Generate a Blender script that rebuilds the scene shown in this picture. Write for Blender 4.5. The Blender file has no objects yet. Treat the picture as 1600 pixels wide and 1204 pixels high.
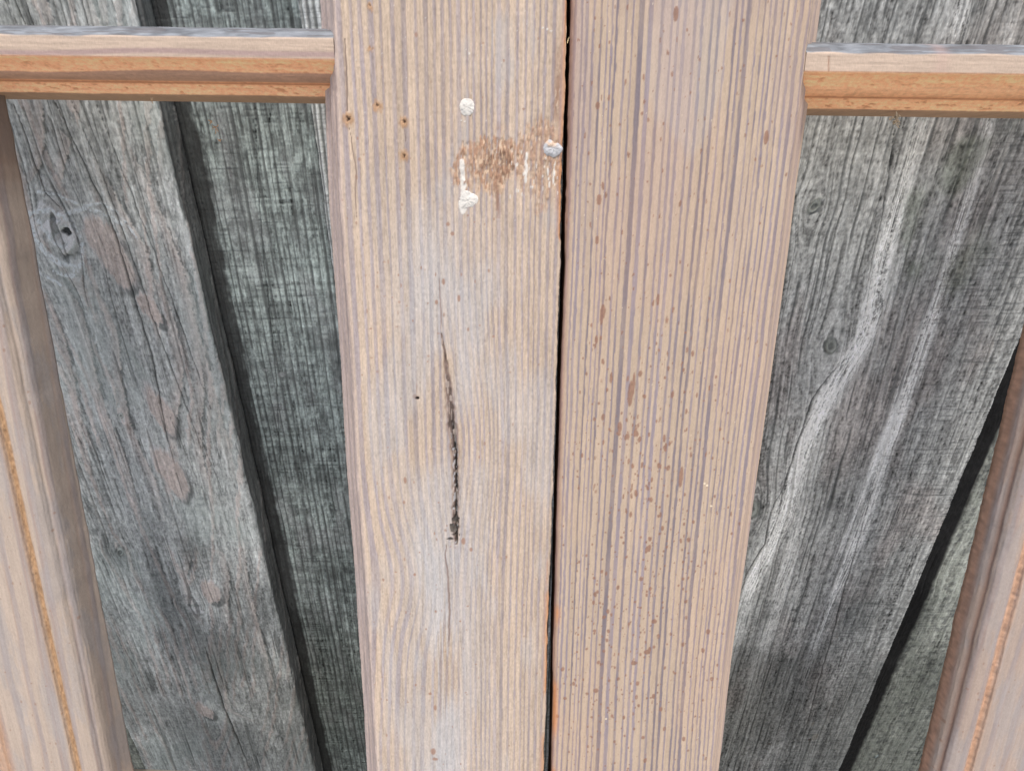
import bpy, math, random
import numpy as np
from mathutils import Matrix, Vector

# ------------------------------------------------------------------ camera
sc = bpy.context.scene
FPX = 1050.0                      # focal length in photo pixels (1600 wide)
CX, CY = 800.0, 602.0
def nrm(v):
    v = np.asarray(v, float); return v / np.linalg.norm(v)
ds = nrm((-45, 3478, FPX))        # "down" along the leaning frames, camera axes (right, down, forward)
df = nrm((-13, 1855, FPX))        # "down" along the fence = plumb line
Xc = nrm(np.cross(ds, df)); Zc = -df; Yc = np.cross(Zc, Xc)
W2C = np.stack([Xc, Yc, Zc], 1)   # world -> camera axes
C2W = W2C.T
CAM = np.array([0.0, 0.0, 1.25])
right, down, fwd = C2W @ [1, 0, 0], C2W @ [0, 1, 0], C2W @ [0, 0, 1]
cam_d = bpy.data.cameras.new('camera'); cam = bpy.data.objects.new('camera', cam_d)
sc.collection.objects.link(cam); sc.camera = cam
M3 = Matrix((tuple(right), tuple(-down), tuple(-fwd))).transposed()
cam.matrix_world = Matrix.Translation(Vector(CAM)) @ M3.to_4x4()
cam_d.sensor_width = 36.0; cam_d.lens = 36.0 * FPX / 1600.0
cam_d.clip_start = 0.01; cam_d.clip_end = 100
cam_d.dof.use_dof = True; cam_d.dof.focus_distance = 0.325; cam_d.dof.aperture_fstop = 45

# ------------------------------------------------------------------ light
SUN_EL, SUN_AZ = 71.0, -12.0       # azimuth: degrees to the left of straight in front of the fence
w = bpy.data.worlds.new('World'); sc.world = w; w.use_nodes = True
nt = w.node_tree; bg = nt.nodes['Background']
sky = nt.nodes.new('ShaderNodeTexSky'); sky.sky_type = 'NISHITA'; sky.sun_disc = False
sky.sun_elevation = math.radians(SUN_EL); sky.sun_rotation = math.radians(180 + SUN_AZ)
sky.dust_density = 4.0; sky.air_density = 1.0; sky.ozone_density = 1.0
nt.links.new(sky.outputs[0], bg.inputs[0]); bg.inputs[1].default_value = 0.15
sd = bpy.data.lights.new('sun', 'SUN'); so = bpy.data.objects.new('sun', sd); sc.collection.objects.link(so)
sd.energy = 1.5; sd.angle = math.radians(12); sd.color = (1.0, 0.95, 0.88)
e, a = math.radians(SUN_EL), math.radians(SUN_AZ)
sdir = Vector((-math.sin(a) * math.cos(e), -math.cos(a) * math.cos(e), math.sin(e)))
so.rotation_euler = sdir.to_track_quat('Z', 'Y').to_euler()
so.location = (-1, -2, 3)
sc.view_settings.view_transform = 'Standard'; sc.view_settings.look = 'None'
sc.view_settings.gamma = 1; sc.view_settings.use_curve_mapping = False
sc.view_settings.exposure = 0.53

# ------------------------------------------------------------------ helpers
def sash_axes():
    V = C2W @ ds; N = C2W @ np.cross(ds, Xc)
    return V, N
SV, SN = sash_axes()              # SV: down along the frames, SN: outwards (to the viewer)
SX = np.array([1.0, 0, 0])
SO = CAM + fwd * 0.318            # origin of the frames' front plane
FX, FV, FN = np.array([1.0, 0, 0]), np.array([0, 0, -1.0]), np.array([0, -1.0, 0])

def hit(px, py, O, N):
    d = C2W @ np.array([(px - CX) / FPX, (py - CY) / FPX, 1.0])
    t = np.dot(O - CAM, N) / np.dot(d, N)
    return CAM + d * t
p0 = hit(800, 0, SO, SN)
FO = np.array([0.0, p0[1] + 0.085, SO[2]])   # fence front plane
def S(px, py, dep=0.0):           # photo point -> (lateral, down) in mm on the frames' plane
    O = SO - SN * dep / 1000
    p = hit(px, py, O, SN) - O
    return np.dot(p, SX) * 1000, np.dot(p, SV) * 1000
def F(px, py, dep=0.0):           # same on the fence
    O = FO - FN * dep / 1000
    p = hit(px, py, O, FN) - O
    return np.dot(p, FX) * 1000, np.dot(p, FV) * 1000

rng = np.random.RandomState(7)
_T = rng.rand(256, 256)
def vn(x, y, seed=0):             # smooth value noise, 0..1
    x = np.asarray(x, float) + seed * 17.31; y = np.asarray(y, float) + seed * 9.77
    xi = np.floor(x).astype(np.int64); yi = np.floor(y).astype(np.int64)
    fx = x - xi; fy = y - yi
    fx = fx * fx * fx * (fx * (fx * 6 - 15) + 10); fy = fy * fy * fy * (fy * (fy * 6 - 15) + 10)
    x0 = (xi + 37 * seed) & 255; x1 = (x0 + 1) & 255; y0 = (yi + 91 * seed) & 255; y1 = (y0 + 1) & 255
    return (_T[x0, y0] * (1 - fx) + _T[x1, y0] * fx) * (1 - fy) + (_T[x0, y1] * (1 - fx) + _T[x1, y1] * fx) * fy
def fbm(x, y, seed=0, o=4, g=0.5):
    s = 0; a = 1; t = 0
    for i in range(o):
        s = s + a * vn(x * 2 ** i, y * 2 ** i, seed + i * 3); t += a; a *= g
    return s / t
def sst(a, b, x):
    t = np.clip((x - a) / (b - a), 0, 1); return t * t * (3 - 2 * t)
def mixc(c, m, col):              # c (n,m,3), m (n,m), col rgb or array
    return c * (1 - m[..., None]) + np.asarray(col) * m[..., None]

def ring_table(seed, mean, var, lo=-400, hi=400, lf=0.42, lfv=0.12, mod=None):
    r = np.random.RandomState(seed); e = [lo]
    while e[-1] < hi:
        m = mean if mod is None else mean * mod(e[-1])
        e.append(e[-1] + m * (1 + var * (r.rand() * 2 - 1)))
    e = np.array(e); n = len(e)
    return e, lf + lfv * (r.rand(n) * 2 - 1), r.rand(n)
def rings(q, tab, soft=0.10):
    e, lf, rr = tab
    i = np.clip(np.searchsorted(e, q) - 1, 0, len(e) - 2)
    ph = (q - e[i]) / (e[i + 1] - e[i])
    l = lf[i]
    late = sst(1 - l - soft, 1 - l + soft * 0.6, ph) * (1 - sst(1 - soft * 0.8, 1.0, ph))
    return late, ph, rr[i]

# ------------------------------------------------------------------ materials
def material(name, rough=0.8, scale=1.0, amt=0.12, bump=0.25, stretch=(1, 1, 0.25), spec=0.25):
    m = bpy.data.materials.new(name); m.use_nodes = True
    n = m.node_tree.nodes; l = m.node_tree.links
    b = n['Principled BSDF']; b.inputs['Roughness'].default_value = rough
    b.inputs['Specular IOR Level'].default_value = spec
    at = n.new('ShaderNodeAttribute'); at.attribute_name = 'wood'
    tc = n.new('ShaderNodeTexCoord'); mp = n.new('ShaderNodeMapping')
    mp.inputs['Scale'].default_value = stretch
    l.new(tc.outputs['Object'], mp.inputs['Vector'])
    nz = n.new('ShaderNodeTexNoise'); nz.inputs['Scale'].default_value = 2200 * scale
    nz.inputs['Detail'].default_value = 5; nz.inputs['Roughness'].default_value = 0.65
    l.new(mp.outputs[0], nz.inputs['Vector'])
    rp = n.new('ShaderNodeMapRange'); rp.inputs['From Min'].default_value = 0.25; rp.inputs['From Max'].default_value = 0.75
    rp.inputs['To Min'].default_value = 1 - amt; rp.inputs['To Max'].default_value = 1 + amt
    l.new(nz.outputs[0], rp.inputs['Value'])
    mx = n.new('ShaderNodeVectorMath'); mx.operation = 'SCALE'
    l.new(at.outputs['Color'], mx.inputs[0]); l.new(rp.outputs[0], mx.inputs['Scale'])
    l.new(mx.outputs[0], b.inputs['Base Color'])
    bp = n.new('ShaderNodeBump'); bp.inputs['Strength'].default_value = bump; bp.inputs['Distance'].default_value = 0.0003
    l.new(nz.outputs[0], bp.inputs['Height']); l.new(bp.outputs[0], b.inputs['Normal'])
    return m
M_strip = material('stripped_pine', 0.78, 1.0, 0.10, 0.30)
M_fence = material('weathered_softwood', 0.9, 0.8, 0.24, 0.6, (1, 1, 0.35), 0.15)
M_dust = material('sawdust_fibre', 0.9, 1.5, 0.2, 0.4, (1, 1, 1))
M_fill = material('old_filler', 0.6, 0.8, 0.08, 0.5, (1, 1, 1))

def tag(o, label=None, cat=None, group=None, kind=None):
    if label: o['label'] = label
    if cat: o['category'] = cat
    if group: o['group'] = group
    if kind: o['kind'] = kind
def empty(name, loc):
    o = bpy.data.objects.new(name, None); sc.collection.objects.link(o); o.location = Vector(loc)
    o.empty_display_size = 0.05
    return o
def mesh_obj(name, co, faces, col, mat, parent=None, smooth=True):
    me = bpy.data.meshes.new(name)
    if isinstance(faces, np.ndarray):
        nf, k = faces.shape
        me.vertices.add(len(co)); me.vertices.foreach_set('co', np.ascontiguousarray(co, dtype=np.float32).ravel())
        me.loops.add(nf * k); me.loops.foreach_set('vertex_index', faces.astype(np.int32).ravel())
        me.polygons.add(nf); me.polygons.foreach_set('loop_start', np.arange(nf, dtype=np.int32) * k)
        me.update(calc_edges=True)
    else:
        me.from_pydata([tuple(c) for c in co], [], faces); me.update()
    if smooth: me.polygons.foreach_set('use_smooth', np.ones(len(me.polygons), dtype=bool))
    at = me.color_attributes.new('wood', 'FLOAT_COLOR', 'POINT')
    c4 = np.ones((len(co), 4), np.float32); c4[:, :3] = np.clip(col, 0.003, 0.95)
    at.data.foreach_set('color', c4.ravel())
    me.materials.append(mat)
    o = bpy.data.objects.new(name, me); sc.collection.objects.link(o)
    if parent: o.parent = parent; o.location = -parent.location
    o.data.update()
    return o

def resample(poly, step):
    """poly: list of (a, d, step_mm) corner points; gives a dense closed outline"""
    out = []
    n = len(poly)
    for i in range(n):
        p, q = poly[i], poly[(i + 1) % n]
        L = math.hypot(q[0] - p[0], q[1] - p[1]); k = max(1, int(round(L / (p[2] if len(p) > 2 else step))))
        for j in range(k):
            t = j / k; out.append((p[0] + (q[0] - p[0]) * t, p[1] + (q[1] - p[1]) * t))
    return np.array(out)

def sweep(name, poly, step, vs, O, A, V, N, paint, mat, parent, warp=None):
    """closed section 'poly' (lateral a, depth d in mm) swept along V; paint(a, v, d, s) -> colour, height(mm)"""
    pr = resample(poly, step); n = len(pr)
    nx = np.roll(pr, -1, 0) - np.roll(pr, 1, 0)
    nl = np.hypot(nx[:, 0], nx[:, 1]) + 1e-9
    na, nd = nx[:, 1] / nl, -nx[:, 0] / nl          # outward normal in (a, d)
    area = 0.5 * np.sum(pr[:, 0] * np.roll(pr[:, 1], -1) - np.roll(pr[:, 0], -1) * pr[:, 1])
    if area < 0: na, nd = -na, -nd
    seg = np.hypot(*(np.roll(pr, -1, 0) - pr).T); s = np.concatenate([[0], np.cumsum(seg)[:-1]])
    m = len(vs)
    a = np.repeat(pr[None, :, 0], m, 0); d = np.repeat(pr[None, :, 1], m, 0); v = np.repeat(np.asarray(vs)[:, None], n, 1)
    if warp is not None: a = warp(a, v, d)
    col, h = paint(a, v, d, np.repeat(s[None], m, 0))
    aa = a + na[None] * h; dd = d + nd[None] * h
    co = O[None, None] + (A[None, None] * aa[..., None] + V[None, None] * v[..., None] - N[None, None] * dd[..., None]) / 1000
    co = co.reshape(-1, 3); col = col.reshape(-1, 3)
    i = np.arange(m - 1)[:, None] * n; j = np.arange(n)[None]; j2 = (j + 1) % n
    f = np.stack([i + j, i + j2, i + n + j2, i + n + j], -1).reshape(-1, 4)
    # caps as fans of quads
    c0 = len(co); co = np.vstack([co, co[:n].mean(0), co[-n:].mean(0)]); col = np.vstack([col, col[:n].mean(0), col[-n:].mean(0)])
    k = np.arange(0, n - 1, 2)
    cap0 = np.stack([np.full_like(k, c0), k, k + 1, (k + 2) % n], -1)
    cap1 = np.stack([np.full_like(k, c0 + 1), (m - 1) * n + (k + 2) % n, (m - 1) * n + k + 1, (m - 1) * n + k], -1)
    f = np.vstack([f, cap0, cap1])
    # orientation
    hand = np.dot(np.cross(A, V), -N) * (1 if area > 0 else -1)
    if hand > 0: f = f[:, ::-1]
    return mesh_obj(name, co, f, col, mat, parent)

def vrange(lo, hi, step, ext, estep, down=0):
    return np.concatenate([np.arange(lo - ext, lo, estep), np.arange(lo, hi, step), np.arange(hi, hi + ext + .1, estep), np.arange(hi + ext + 6, hi + ext + down, 6.0)])

def stamp(a, v, cx, cy, rx, ry, seed=0, rag=0.35, rot=0.0):
    """soft-edged ragged ellipse mask"""
    dx, dy = a - cx, v - cy
    if rot: dx, dy = dx * math.cos(rot) + dy * math.sin(rot), -dx * math.sin(rot) + dy * math.cos(rot)
    r = np.hypot(dx / rx, dy / ry) + rag * (fbm(a / rx * .9, v / ry * .9, seed + 5, 3) - .5) * 2
    return 1 - sst(0.8, 1.05, r)
def splat(m, a, v, cx, cy, rx, ry, rot=0.0, k=1.0):
    """small spot, only touches the rows around it"""
    i0 = np.searchsorted(v[:, 0], cy - ry * 1.5 - .5); i1 = np.searchsorted(v[:, 0], cy + ry * 1.5 + .5)
    if i1 <= i0: return
    A_, V_ = a[i0:i1], v[i0:i1]
    dx, dy = A_ - cx, V_ - cy
    if rot: dx, dy = dx + dy * rot, dy
    r = np.hypot(dx / rx, dy / ry)
    m[i0:i1] = np.maximum(m[i0:i1], k * (1 - sst(0.65, 1.15, r)))
def curve_dist(a, v, pts):
    """lateral distance from a polyline x(v) and mask of its extent"""
    p = np.array(pts)
    if len(p) > 3:                # round the corners off
        yy = np.linspace(p[0, 1], p[-1, 1], 160); xs_ = np.interp(yy, p[:, 1], p[:, 0]); k = np.hanning(25); k /= k.sum()
        xs_ = np.convolve(np.pad(xs_, 12, mode='reflect', reflect_type='odd'), k, 'valid'); xx = np.interp(v, yy, xs_)
    else: xx = np.interp(v, p[:, 1], p[:, 0])
    return a - xx, (v >= p[0, 1]) & (v <= p[-1, 1]), (v - p[0, 1]) / (p[-1, 1] - p[0, 1])

# ------------------------------------------------------------------ the fence
EARLY_G = np.array([0.485, 0.51, 0.495]); DARK_G = np.array([0.085, 0.092, 0.09])
PINK_G = np.array([0.60, 0.52, 0.475]); WHITE_G = np.array([0.74, 0.755, 0.76]); GREEN_G = np.array([0.445, 0.515, 0.49])

def knot_flow(x, y, knots):
    q = x.copy()
    for kx, ky, R, L, mm in knots:
        dx = x - kx
        q = q - np.tanh(dx / (R * .35)) * R * np.exp(-((y - ky) / L) ** 2) * np.exp(-np.abs(dx) / mm)
    return q
def knot_paint(col, h, x, y, knots, tint, dark):
    for n_, (kx, ky, R, L, mm) in enumerate(knots):
        dx, dy = x - kx, (y - ky) * .75
        dx = dx + .35 * dy * (1 if n_ % 2 else -.6)
        jig = 1 + .95 * (fbm(dx / R * .8 + 9, dy / R * .8 + 9, 40 + n_, 3) - .5)
        r = np.hypot(dx, dy) * jig / R
        m = 1 - sst(.75, 1.1, r)
        ringv = .5 + .5 * np.sin(r * 13 + 2 * vn(x / 2, y / 2, 8))
        kc = tint[None, None] * (0.62 + .5 * ringv[..., None])
        col = col * (1 - m[..., None] * .85) + kc * m[..., None] * .85
        rim = np.exp(-((r - .95) / .16) ** 2) * sst(.3, .75, fbm(x / 5, y / 5, 50 + n_, 2))
        ctr = 1 - sst(.18, .5, r + .3 * (vn(x, y, 3) - .5))
        col = mixc(col, np.clip(rim * .8 + ctr * .45, 0, 1), dark)
        h = h + m * .5 - rim * .8 - ctr * .6
    return col, h

def saw(x, y, seed, pitch=3.0):
    yy = y + 1.6 * vn(x / 60, y / 50, seed) + .04 * x
    line = vn(x / 40, yy / pitch * 2.2, seed + 1)
    fine = vn(x / 14, yy * 1.15, seed + 2)
    return line, fine

def fence_common(x, y, seed, q, wv=1.0):
    """fine weathered surface: long dark checks, short-fibre mottling, saw marks"""
    c1 = vn(q / 1.15, y / 55, seed); c2 = vn(q / 2.6, y / 110, seed + 1); c3 = vn(q / .62, y / 9, seed + 2)
    mot = fbm(q / 1.5, y / 3.2, seed + 4, 3)
    mot2 = fbm(x / 1.0, y / 1.3, seed + 6, 2)
    checks = sst(.74, .93, c1) * sst(.30, .6, vn(q / 5, y / 30, seed + 9))
    cr2 = sst(.82, .93, c2)
    ln, fn = saw(x, y, seed + 20)
    g = .80 + .55 * (c2 - .5) + .40 * (c1 - .5) + .42 * (c3 - .5) + .7 * (mot - .5) + .45 * (mot2 - .5) + wv * (.22 * (ln - .5) + .30 * (fn - .5))
    h = .35 * (c1 - .5) + .25 * (mot - .5) + .15 * wv * (fn - .5) - .5 * checks - .6 * cr2 + .2 * (c3 - .5) + .15 * (mot2 - .5)
    return g, h, checks, cr2

def low_shade(col, x, y, seed):  # mottled shade painted into the colour of the lower board ends
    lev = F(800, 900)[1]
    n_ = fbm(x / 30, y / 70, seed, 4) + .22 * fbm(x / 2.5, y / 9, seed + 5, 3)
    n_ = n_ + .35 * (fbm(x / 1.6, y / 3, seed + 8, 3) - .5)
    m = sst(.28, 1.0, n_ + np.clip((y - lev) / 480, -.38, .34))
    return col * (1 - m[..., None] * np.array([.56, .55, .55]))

def crack(col, h, x, y, pts, w, seed, depth=1.2, dark=None):
    dx, inn, t = curve_dist(x, y, pts)
    dx = dx + 1.0 * (vn(y / 9, y * 0 + 1, seed) - .5) + .4 * (vn(y / 2, y * 0 + 2, seed) - .5)
    ww = w * np.sin(np.pi * np.clip(t, 0.02, .98)) ** .5
    m = np.exp(-(dx / ww) ** 2) * inn
    return mixc(col, np.clip(m, 0, 1) * .9, DARK_G * .5 if dark is None else dark), h - depth * m

def paint_A(x, y, d, s):          # flat-sawn front board on the left, worn plateaus and knots
    knots = [(*F(100, 372), 9.5, 26, 26), (*F(188, 862), 4.5, 12, 14), (*F(305, 948), 4.0, 12, 14), (*F(190, 648), 2.2, 8, 8), (*F(1310, 1120), 3, 8, 8)]
    q = knot_flow(x, y, knots)
    g, h, ck, c2 = fence_common(x, y, 31, q, .45)
    # contour-like bands of the flat-sawn face
    xr = F(350, 602)[0]
    ax_ = np.array([F(60, -60), F(110, 160), F(170, 380), F(215, 520), F(275, 800), F(330, 1100), F(350, 1290)])
    u = q - np.interp(y, ax_[:, 1], ax_[:, 0]) - 6 * (fbm(y / 60, y * 0, 2, 2) - .5)
    con = np.sqrt(u * u + 20) / 7.6 + y / 62.0 + 1.7 * fbm(q / 45, y / 110, 3, 3)
    con = con + .30 * (vn(q * .9, y / 7, 12) - .5) + .16 * (vn(q * 2.0, y / 2.0, 13) - .5)
    ph = con - np.floor(con); idx = np.floor(con)
    late = sst(.55, .62, ph) * (1 - sst(.93, .99, ph))
    rid = vn(idx * 3.3, y / 90, 17)
    edge = np.exp(-((ph - .56) / .045) ** 2)
    edge2 = sst(.62, .7, ph) * (1 - sst(.72, .95, ph))
    col = EARLY_G[None, None] * 1.08 * (.98 + .95 * (g[..., None] - .9))
    pk = late * sst(.42, .62, rid + .25 * (fbm(x / 18, y / 40, 5, 3) - .5))
    col = mixc(col, pk * .55, PINK_G[None, None] * (0.50 + .58 * g[..., None]))
    col = mixc(col, edge2 * (1 - pk) * .55 * sst(.3, .7, fbm(x / 4, y / 8, 71, 3)), DARK_G * 1.3)
    dk = np.exp(-((ph - .50) / .055) ** 2) * sst(.35, .7, fbm(x / 8, y / 15, 72, 2))
    col = mixc(col, dk * .45, DARK_G)
    col = mixc(col, edge * .45, WHITE_G * .85)
    h = h + pk * .45 + edge * .15 - dk * .5
    arcs = [[(215, 390), (262, 470), (287, 547), (285, 596), (276, 645), (276, 697), (284, 745)], [(262, 330), (300, 450), (315, 547), (318, 610), (315, 655), (317, 722), (340, 790)],
            [(120, 420), (165, 470), (185, 522), (194, 610), (206, 673), (245, 750), (259, 813)], [(80, 420), (122, 470), (143, 540), (154, 596), (168, 645), (196, 715), (224, 813)],
            [(150, 250), (196, 332), (224, 381), (241, 440), (241, 505)], [(190, 200), (238, 304), (266, 367), (290, 430), (311, 522), (333, 590), (353, 680), (371, 750)],
            [(40, 130), (63, 150), (68, 210), (62, 262), (45, 290)], [(95, 200), (112, 224), (103, 262), (97, 300)], [(70, 450), (100, 520), (118, 600), (130, 680), (150, 760)],
            [(295, 850), (350, 860), (359, 900), (357, 950), (360, 985)], [(300, 860), (292, 900), (300, 940), (318, 975)], [(335, 1000), (350, 1060), (362, 1110), (410, 1130)], [(380, 840), (392, 930), (412, 1000), (430, 1080)],
            [(60, -40), (75, 10), (82, 40)], [(130, -40), (150, 20), (160, 60), (190, 150)]]
    for k_, pts in enumerate(arcs):
        P_ = sorted([F(*p) for p in pts], key=lambda p: p[1])
        dx, inn, t = curve_dist(x, y, P_)
        dx = dx + .8 * (vn(y / 2.2, y * 0 + k_, 201) - .5) + 1.5 * (vn(y / 1.2, x / 1.5, 202 + k_) - .5) + 1.6 * (vn(y / 22, y * 0 + k_, 203) - .5)
        end = inn * np.sin(np.pi * np.clip(t, .02, .98)) ** .5
        dkm = sst(-.3, .3, dx) * (1 - sst(.2, 4.6, dx + 3.0 * (fbm(x / .8, y / 3, 204, 2) - .5))) * end * sst(.30, .62, fbm(x / 2.0, y / 7, 205 + k_, 3))
        lm = np.exp(-((dx + .5) / .55) ** 2) * end
        wide = sst(-9, -.6, dx) * (1 - sst(-.6, .1, dx)) * end
        col = mixc(col, wide * .50, PINK_G[None, None] * (.60 + .45 * g[..., None]))
        col = mixc(col, dkm * .82, DARK_G); col = mixc(col, lm * .5, np.array([.66, .62, .58]))  # painted along each arc: jagged shadow on the right, light rim on the left
        h = h + wide * .35 - dkm * .4
    # broad tones
    big = fbm(x / 40, y / 60, 23, 3)
    col = mixc(col, sst(.45, .75, big) * .35, GREEN_G * 1.05)
    # the large worn plateaus by the big knot
    for (px, py, rx, ry, rot, sd_) in [(175, 395, 10.5, 27, -.30, 1), (330, 925, 8.0, 14, -.1, 2), (320, 1110, 8, 14, -.3, 3), (232, 480, 6, 12, -.4, 4), (270, 740, 10, 26, -.25, 5), (250, 640, 8, 22, -.2, 6)]:
        cx, cy = F(px, py)
        jag = x + 1.6 * (vn(x * .9, y / 6, 61 + sd_) - .5) + 1.2 * (vn(x * 2.1, y / 3, 62) - .5)
        m = stamp(jag, y + 5 * (vn(x * 1.1, y / 20, 63) - .5), cx, cy, rx, ry, 60 + sd_, .35, rot)
        col = mixc(col, m * .80, PINK_G[None, None] * (.52 + .50 * g[..., None]))
        rim = np.clip(4 * m * (1 - m), 0, 1)
        col = mixc(col, rim * .4, WHITE_G * .8); h = h + m * .35
        m2 = stamp(jag - 2.4, y - 4.5, cx, cy, rx, ry, 60 + sd_, .35, rot) * (1 - m)
        col = mixc(col, m2 * .7, DARK_G); h = h - m2 * .25
    col, h = knot_paint(col, h, x, y, knots, np.array([.50, .55, .52]), DARK_G)
    kx, ky = F(88, 365); sw_ = fbm((x - kx) / 2.2 + .5 * (y - ky), (y - ky) / 7 , 84, 3)
    m = stamp(x, y, kx, ky, 13, 17, 81, .9, .5); col = mixc(col, m * .30, np.array([.66, .70, .69])); col = mixc(col, m * sst(.35, .6, sw_) * .85, WHITE_G * .95)
    stk = np.zeros_like(x)
    for path, w0 in [([(30, 345), (50, 332), (80, 328), (110, 345), (128, 375), (130, 410), (112, 432), (85, 425)], 1.5), ([(45, 350), (55, 372), (72, 395), (95, 412), (118, 418)], 2.2), ([(58, 340), (70, 360), (88, 380), (108, 388)], 1.3),
                     ([(35, 380), (45, 405), (65, 428), (95, 445)], 1.3), ([(100, 335), (135, 325), (165, 335), (190, 350)], 1.4), ([(130, 322), (160, 318), (185, 332), (215, 372)], 1.0), ([(60, 300), (90, 305), (120, 318)], .9)]:
        pp = np.array(path, float); tt = np.linspace(0, len(pp) - 1, 60)
        for j in range(60):
            px_, py_ = np.interp(tt[j], range(len(pp)), pp[:, 0]), np.interp(tt[j], range(len(pp)), pp[:, 1])
            splat(stk, x, y, *F(px_, py_), w0 * (.7 + .6 * _T[j, 7]), w0 * 1.1)
    stk = stk * sst(.30, .55, fbm(x / 1.1, y / 1.6, 85, 3)); col = mixc(col, stk * .85, np.array([.70, .76, .78])); h = h + stk * .35; h = h + m * sw_ * .6
    kx, ky = F(105, 362); m = stamp(x, y, kx, ky, 2.6, 2.2, 82, .6); col = mixc(col, m * .95, DARK_G * .4); h = h - 1.5 * m
    for px, py in ((305, 950), (310, 955)):
        kx, ky = F(px, py); m = stamp(x, y, kx, ky, 5.5, 3.2, 83, .7); col = mixc(col, m * .6, WHITE_G)
    col = mixc(col, ck * .65, DARK_G * .8); col = mixc(col, c2 * .5, DARK_G * .8)
    for pts, ww in [([F(85, 160), F(175, 350), F(238, 560), F(262, 690)], .75), ([F(20, 160), F(70, 300), F(100, 330)], .45), ([F(110, 150), F(180, 330), F(262, 560), F(330, 740)], .4),
                    ([F(320, 1010), F(352, 1110), F(392, 1204)], .9), ([F(150, 160), F(250, 420), F(330, 640)], .35), ([F(318, 440), F(350, 580)], .3),
                    ([F(15, -20), F(40, 40)], .5)]:
        col, h = crack(col, h, x, y, pts, ww, int(abs(pts[0][0])) % 50 + 90)
    r = np.random.RandomState(77); ck_ = np.zeros_like(x)
    for _ in range(85):
        px, py = 470 * r.rand() - 20, 1240 * r.rand() - 20; cx, cy = F(px, py); L = 6 + 26 * r.rand() ** 1.5; sl = .055 + .07 * r.rand(); wd = .16 + .22 * r.rand() ** 2
        i0 = np.searchsorted(y[:, 0], cy - L); i1 = np.searchsorted(y[:, 0], cy + L)
        if i1 - i0 < 2: continue
        Y_ = y[i0:i1]; t = (Y_ - cy) / L
        dd_ = x[i0:i1] - cx - sl * (Y_ - cy) - .5 * (vn(Y_ / 12, Y_ * 0, int(px) % 50) - .5)
        ck_[i0:i1] = np.maximum(ck_[i0:i1], np.exp(-(dd_ / (wd * np.sqrt(np.clip(1 - t * t, .02, 1)))) ** 2) * (.5 + .5 * r.rand()))
    col = mixc(col, ck_ * .85, DARK_G * .8); h = h - ck_ * .5
    return col, h

def paint_B(x, y, d, s):          # recessed boards: tight lines crossed by saw marks
    q = x + 2.5 * fbm(x / 60, y / 90, 101, 2)
    g, h, ck, c2 = fence_common(x, y, 131, q, .5)
    tab = ring_table(5, 4.6, .35, lf=.30)
    late, ph, rr = rings(q + .5 * (vn(q, y / 10, 103) - .5), tab, .14)
    ln, fn = saw(x, y, 140, 3.0)
    fb = fbm(x / 1.3, y / 2.6, 150, 3)
    blot = fbm(x / 9, y / 9, 151, 4)
    t = g * .85 + .45 * (fb - .5) + .5 * (ln - .5) * sst(.35, .6, fbm(x / 50, y / 40, 155, 2)) 
    col = GREEN_G[None, None] * t[..., None] * 1.12
    col = mixc(col, sst(.45, .8, fbm(x / 12, y / 40, 156, 3)) * .35, WHITE_G * .62)
    vlin = late * sst(.05, .5, vn(q / 2, y / 12, 157) + .15 * fn)
    col = mixc(col, vlin * .8, DARK_G)
    col = mixc(col, sst(.52, .66, blot + .35 * (fb - .5) + .2 * (ln - .5)) * .48, DARK_G * 1.1)
    hl = sst(.76, .90, fn) * sst(.45, .65, vn(x / 25, y / 5, 158))
    col = mixc(col, hl * .38, DARK_G)
    h = h - vlin * .45 - hl * .2 + .3 * (fb - .5)
    col = mixc(col, ck * .7, DARK_G)
    dx = x - F(278, 420, REC)[0]
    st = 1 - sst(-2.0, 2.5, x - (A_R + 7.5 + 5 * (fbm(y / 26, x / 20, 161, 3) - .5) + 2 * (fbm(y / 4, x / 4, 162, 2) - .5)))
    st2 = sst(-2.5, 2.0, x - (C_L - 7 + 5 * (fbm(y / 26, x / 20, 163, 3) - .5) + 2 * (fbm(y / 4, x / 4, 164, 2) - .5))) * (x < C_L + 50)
    col = mixc(col, np.maximum(st * (x < A_R + 60), st2) * .92, np.array([.045, .046, .045]))  # seam shade beside both front boards, painted into the colour
    col, h = crack(col, h, x, y, [F(398, 160, REC), F(405, 330, REC), F(432, 600, REC), F(440, 780, REC)], .4, 12, 1.)
    for px, py, r_ in ((952, 590, 3.5), (440, 585, 3.2), (415, 578, 2.2)):
        kx, ky = F(px, py, REC); m = stamp(x, y, kx, ky, r_ * .9, r_ * .7, 165, .5)
        r = np.hypot(x - kx, y - ky) / r_; col = mixc(col, m * .4, WHITE_G * .6); col = mixc(col, np.exp(-((r - .8) / .2) ** 2) * .5, DARK_G)
    return col, h

def paint_C(x, y, d, s):          # ribbed board half hidden behind the frames
    q = x + 2 * fbm(x / 60, y / 80, 201, 2)
    g, h, ck, c2 = fence_common(x, y, 231, q)
    tab = ring_table(15, 3.4, .25, lf=.4)
    late, ph, rr = rings(q, tab, .22)
    ln, fn = saw(x, y, 240, 3.2)
    col = EARLY_G[None, None] * g[..., None] * 1.4
    col = mixc(col, sst(.4, .8, vn(q / 2, y / 60, 3)) * .5, WHITE_G * .8)
    col = mixc(col, late * .8, DARK_G * 1.2)
    col = mixc(col, sst(.7, .9, fn) * .4, DARK_G)
    return col, h - late * .7

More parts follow.
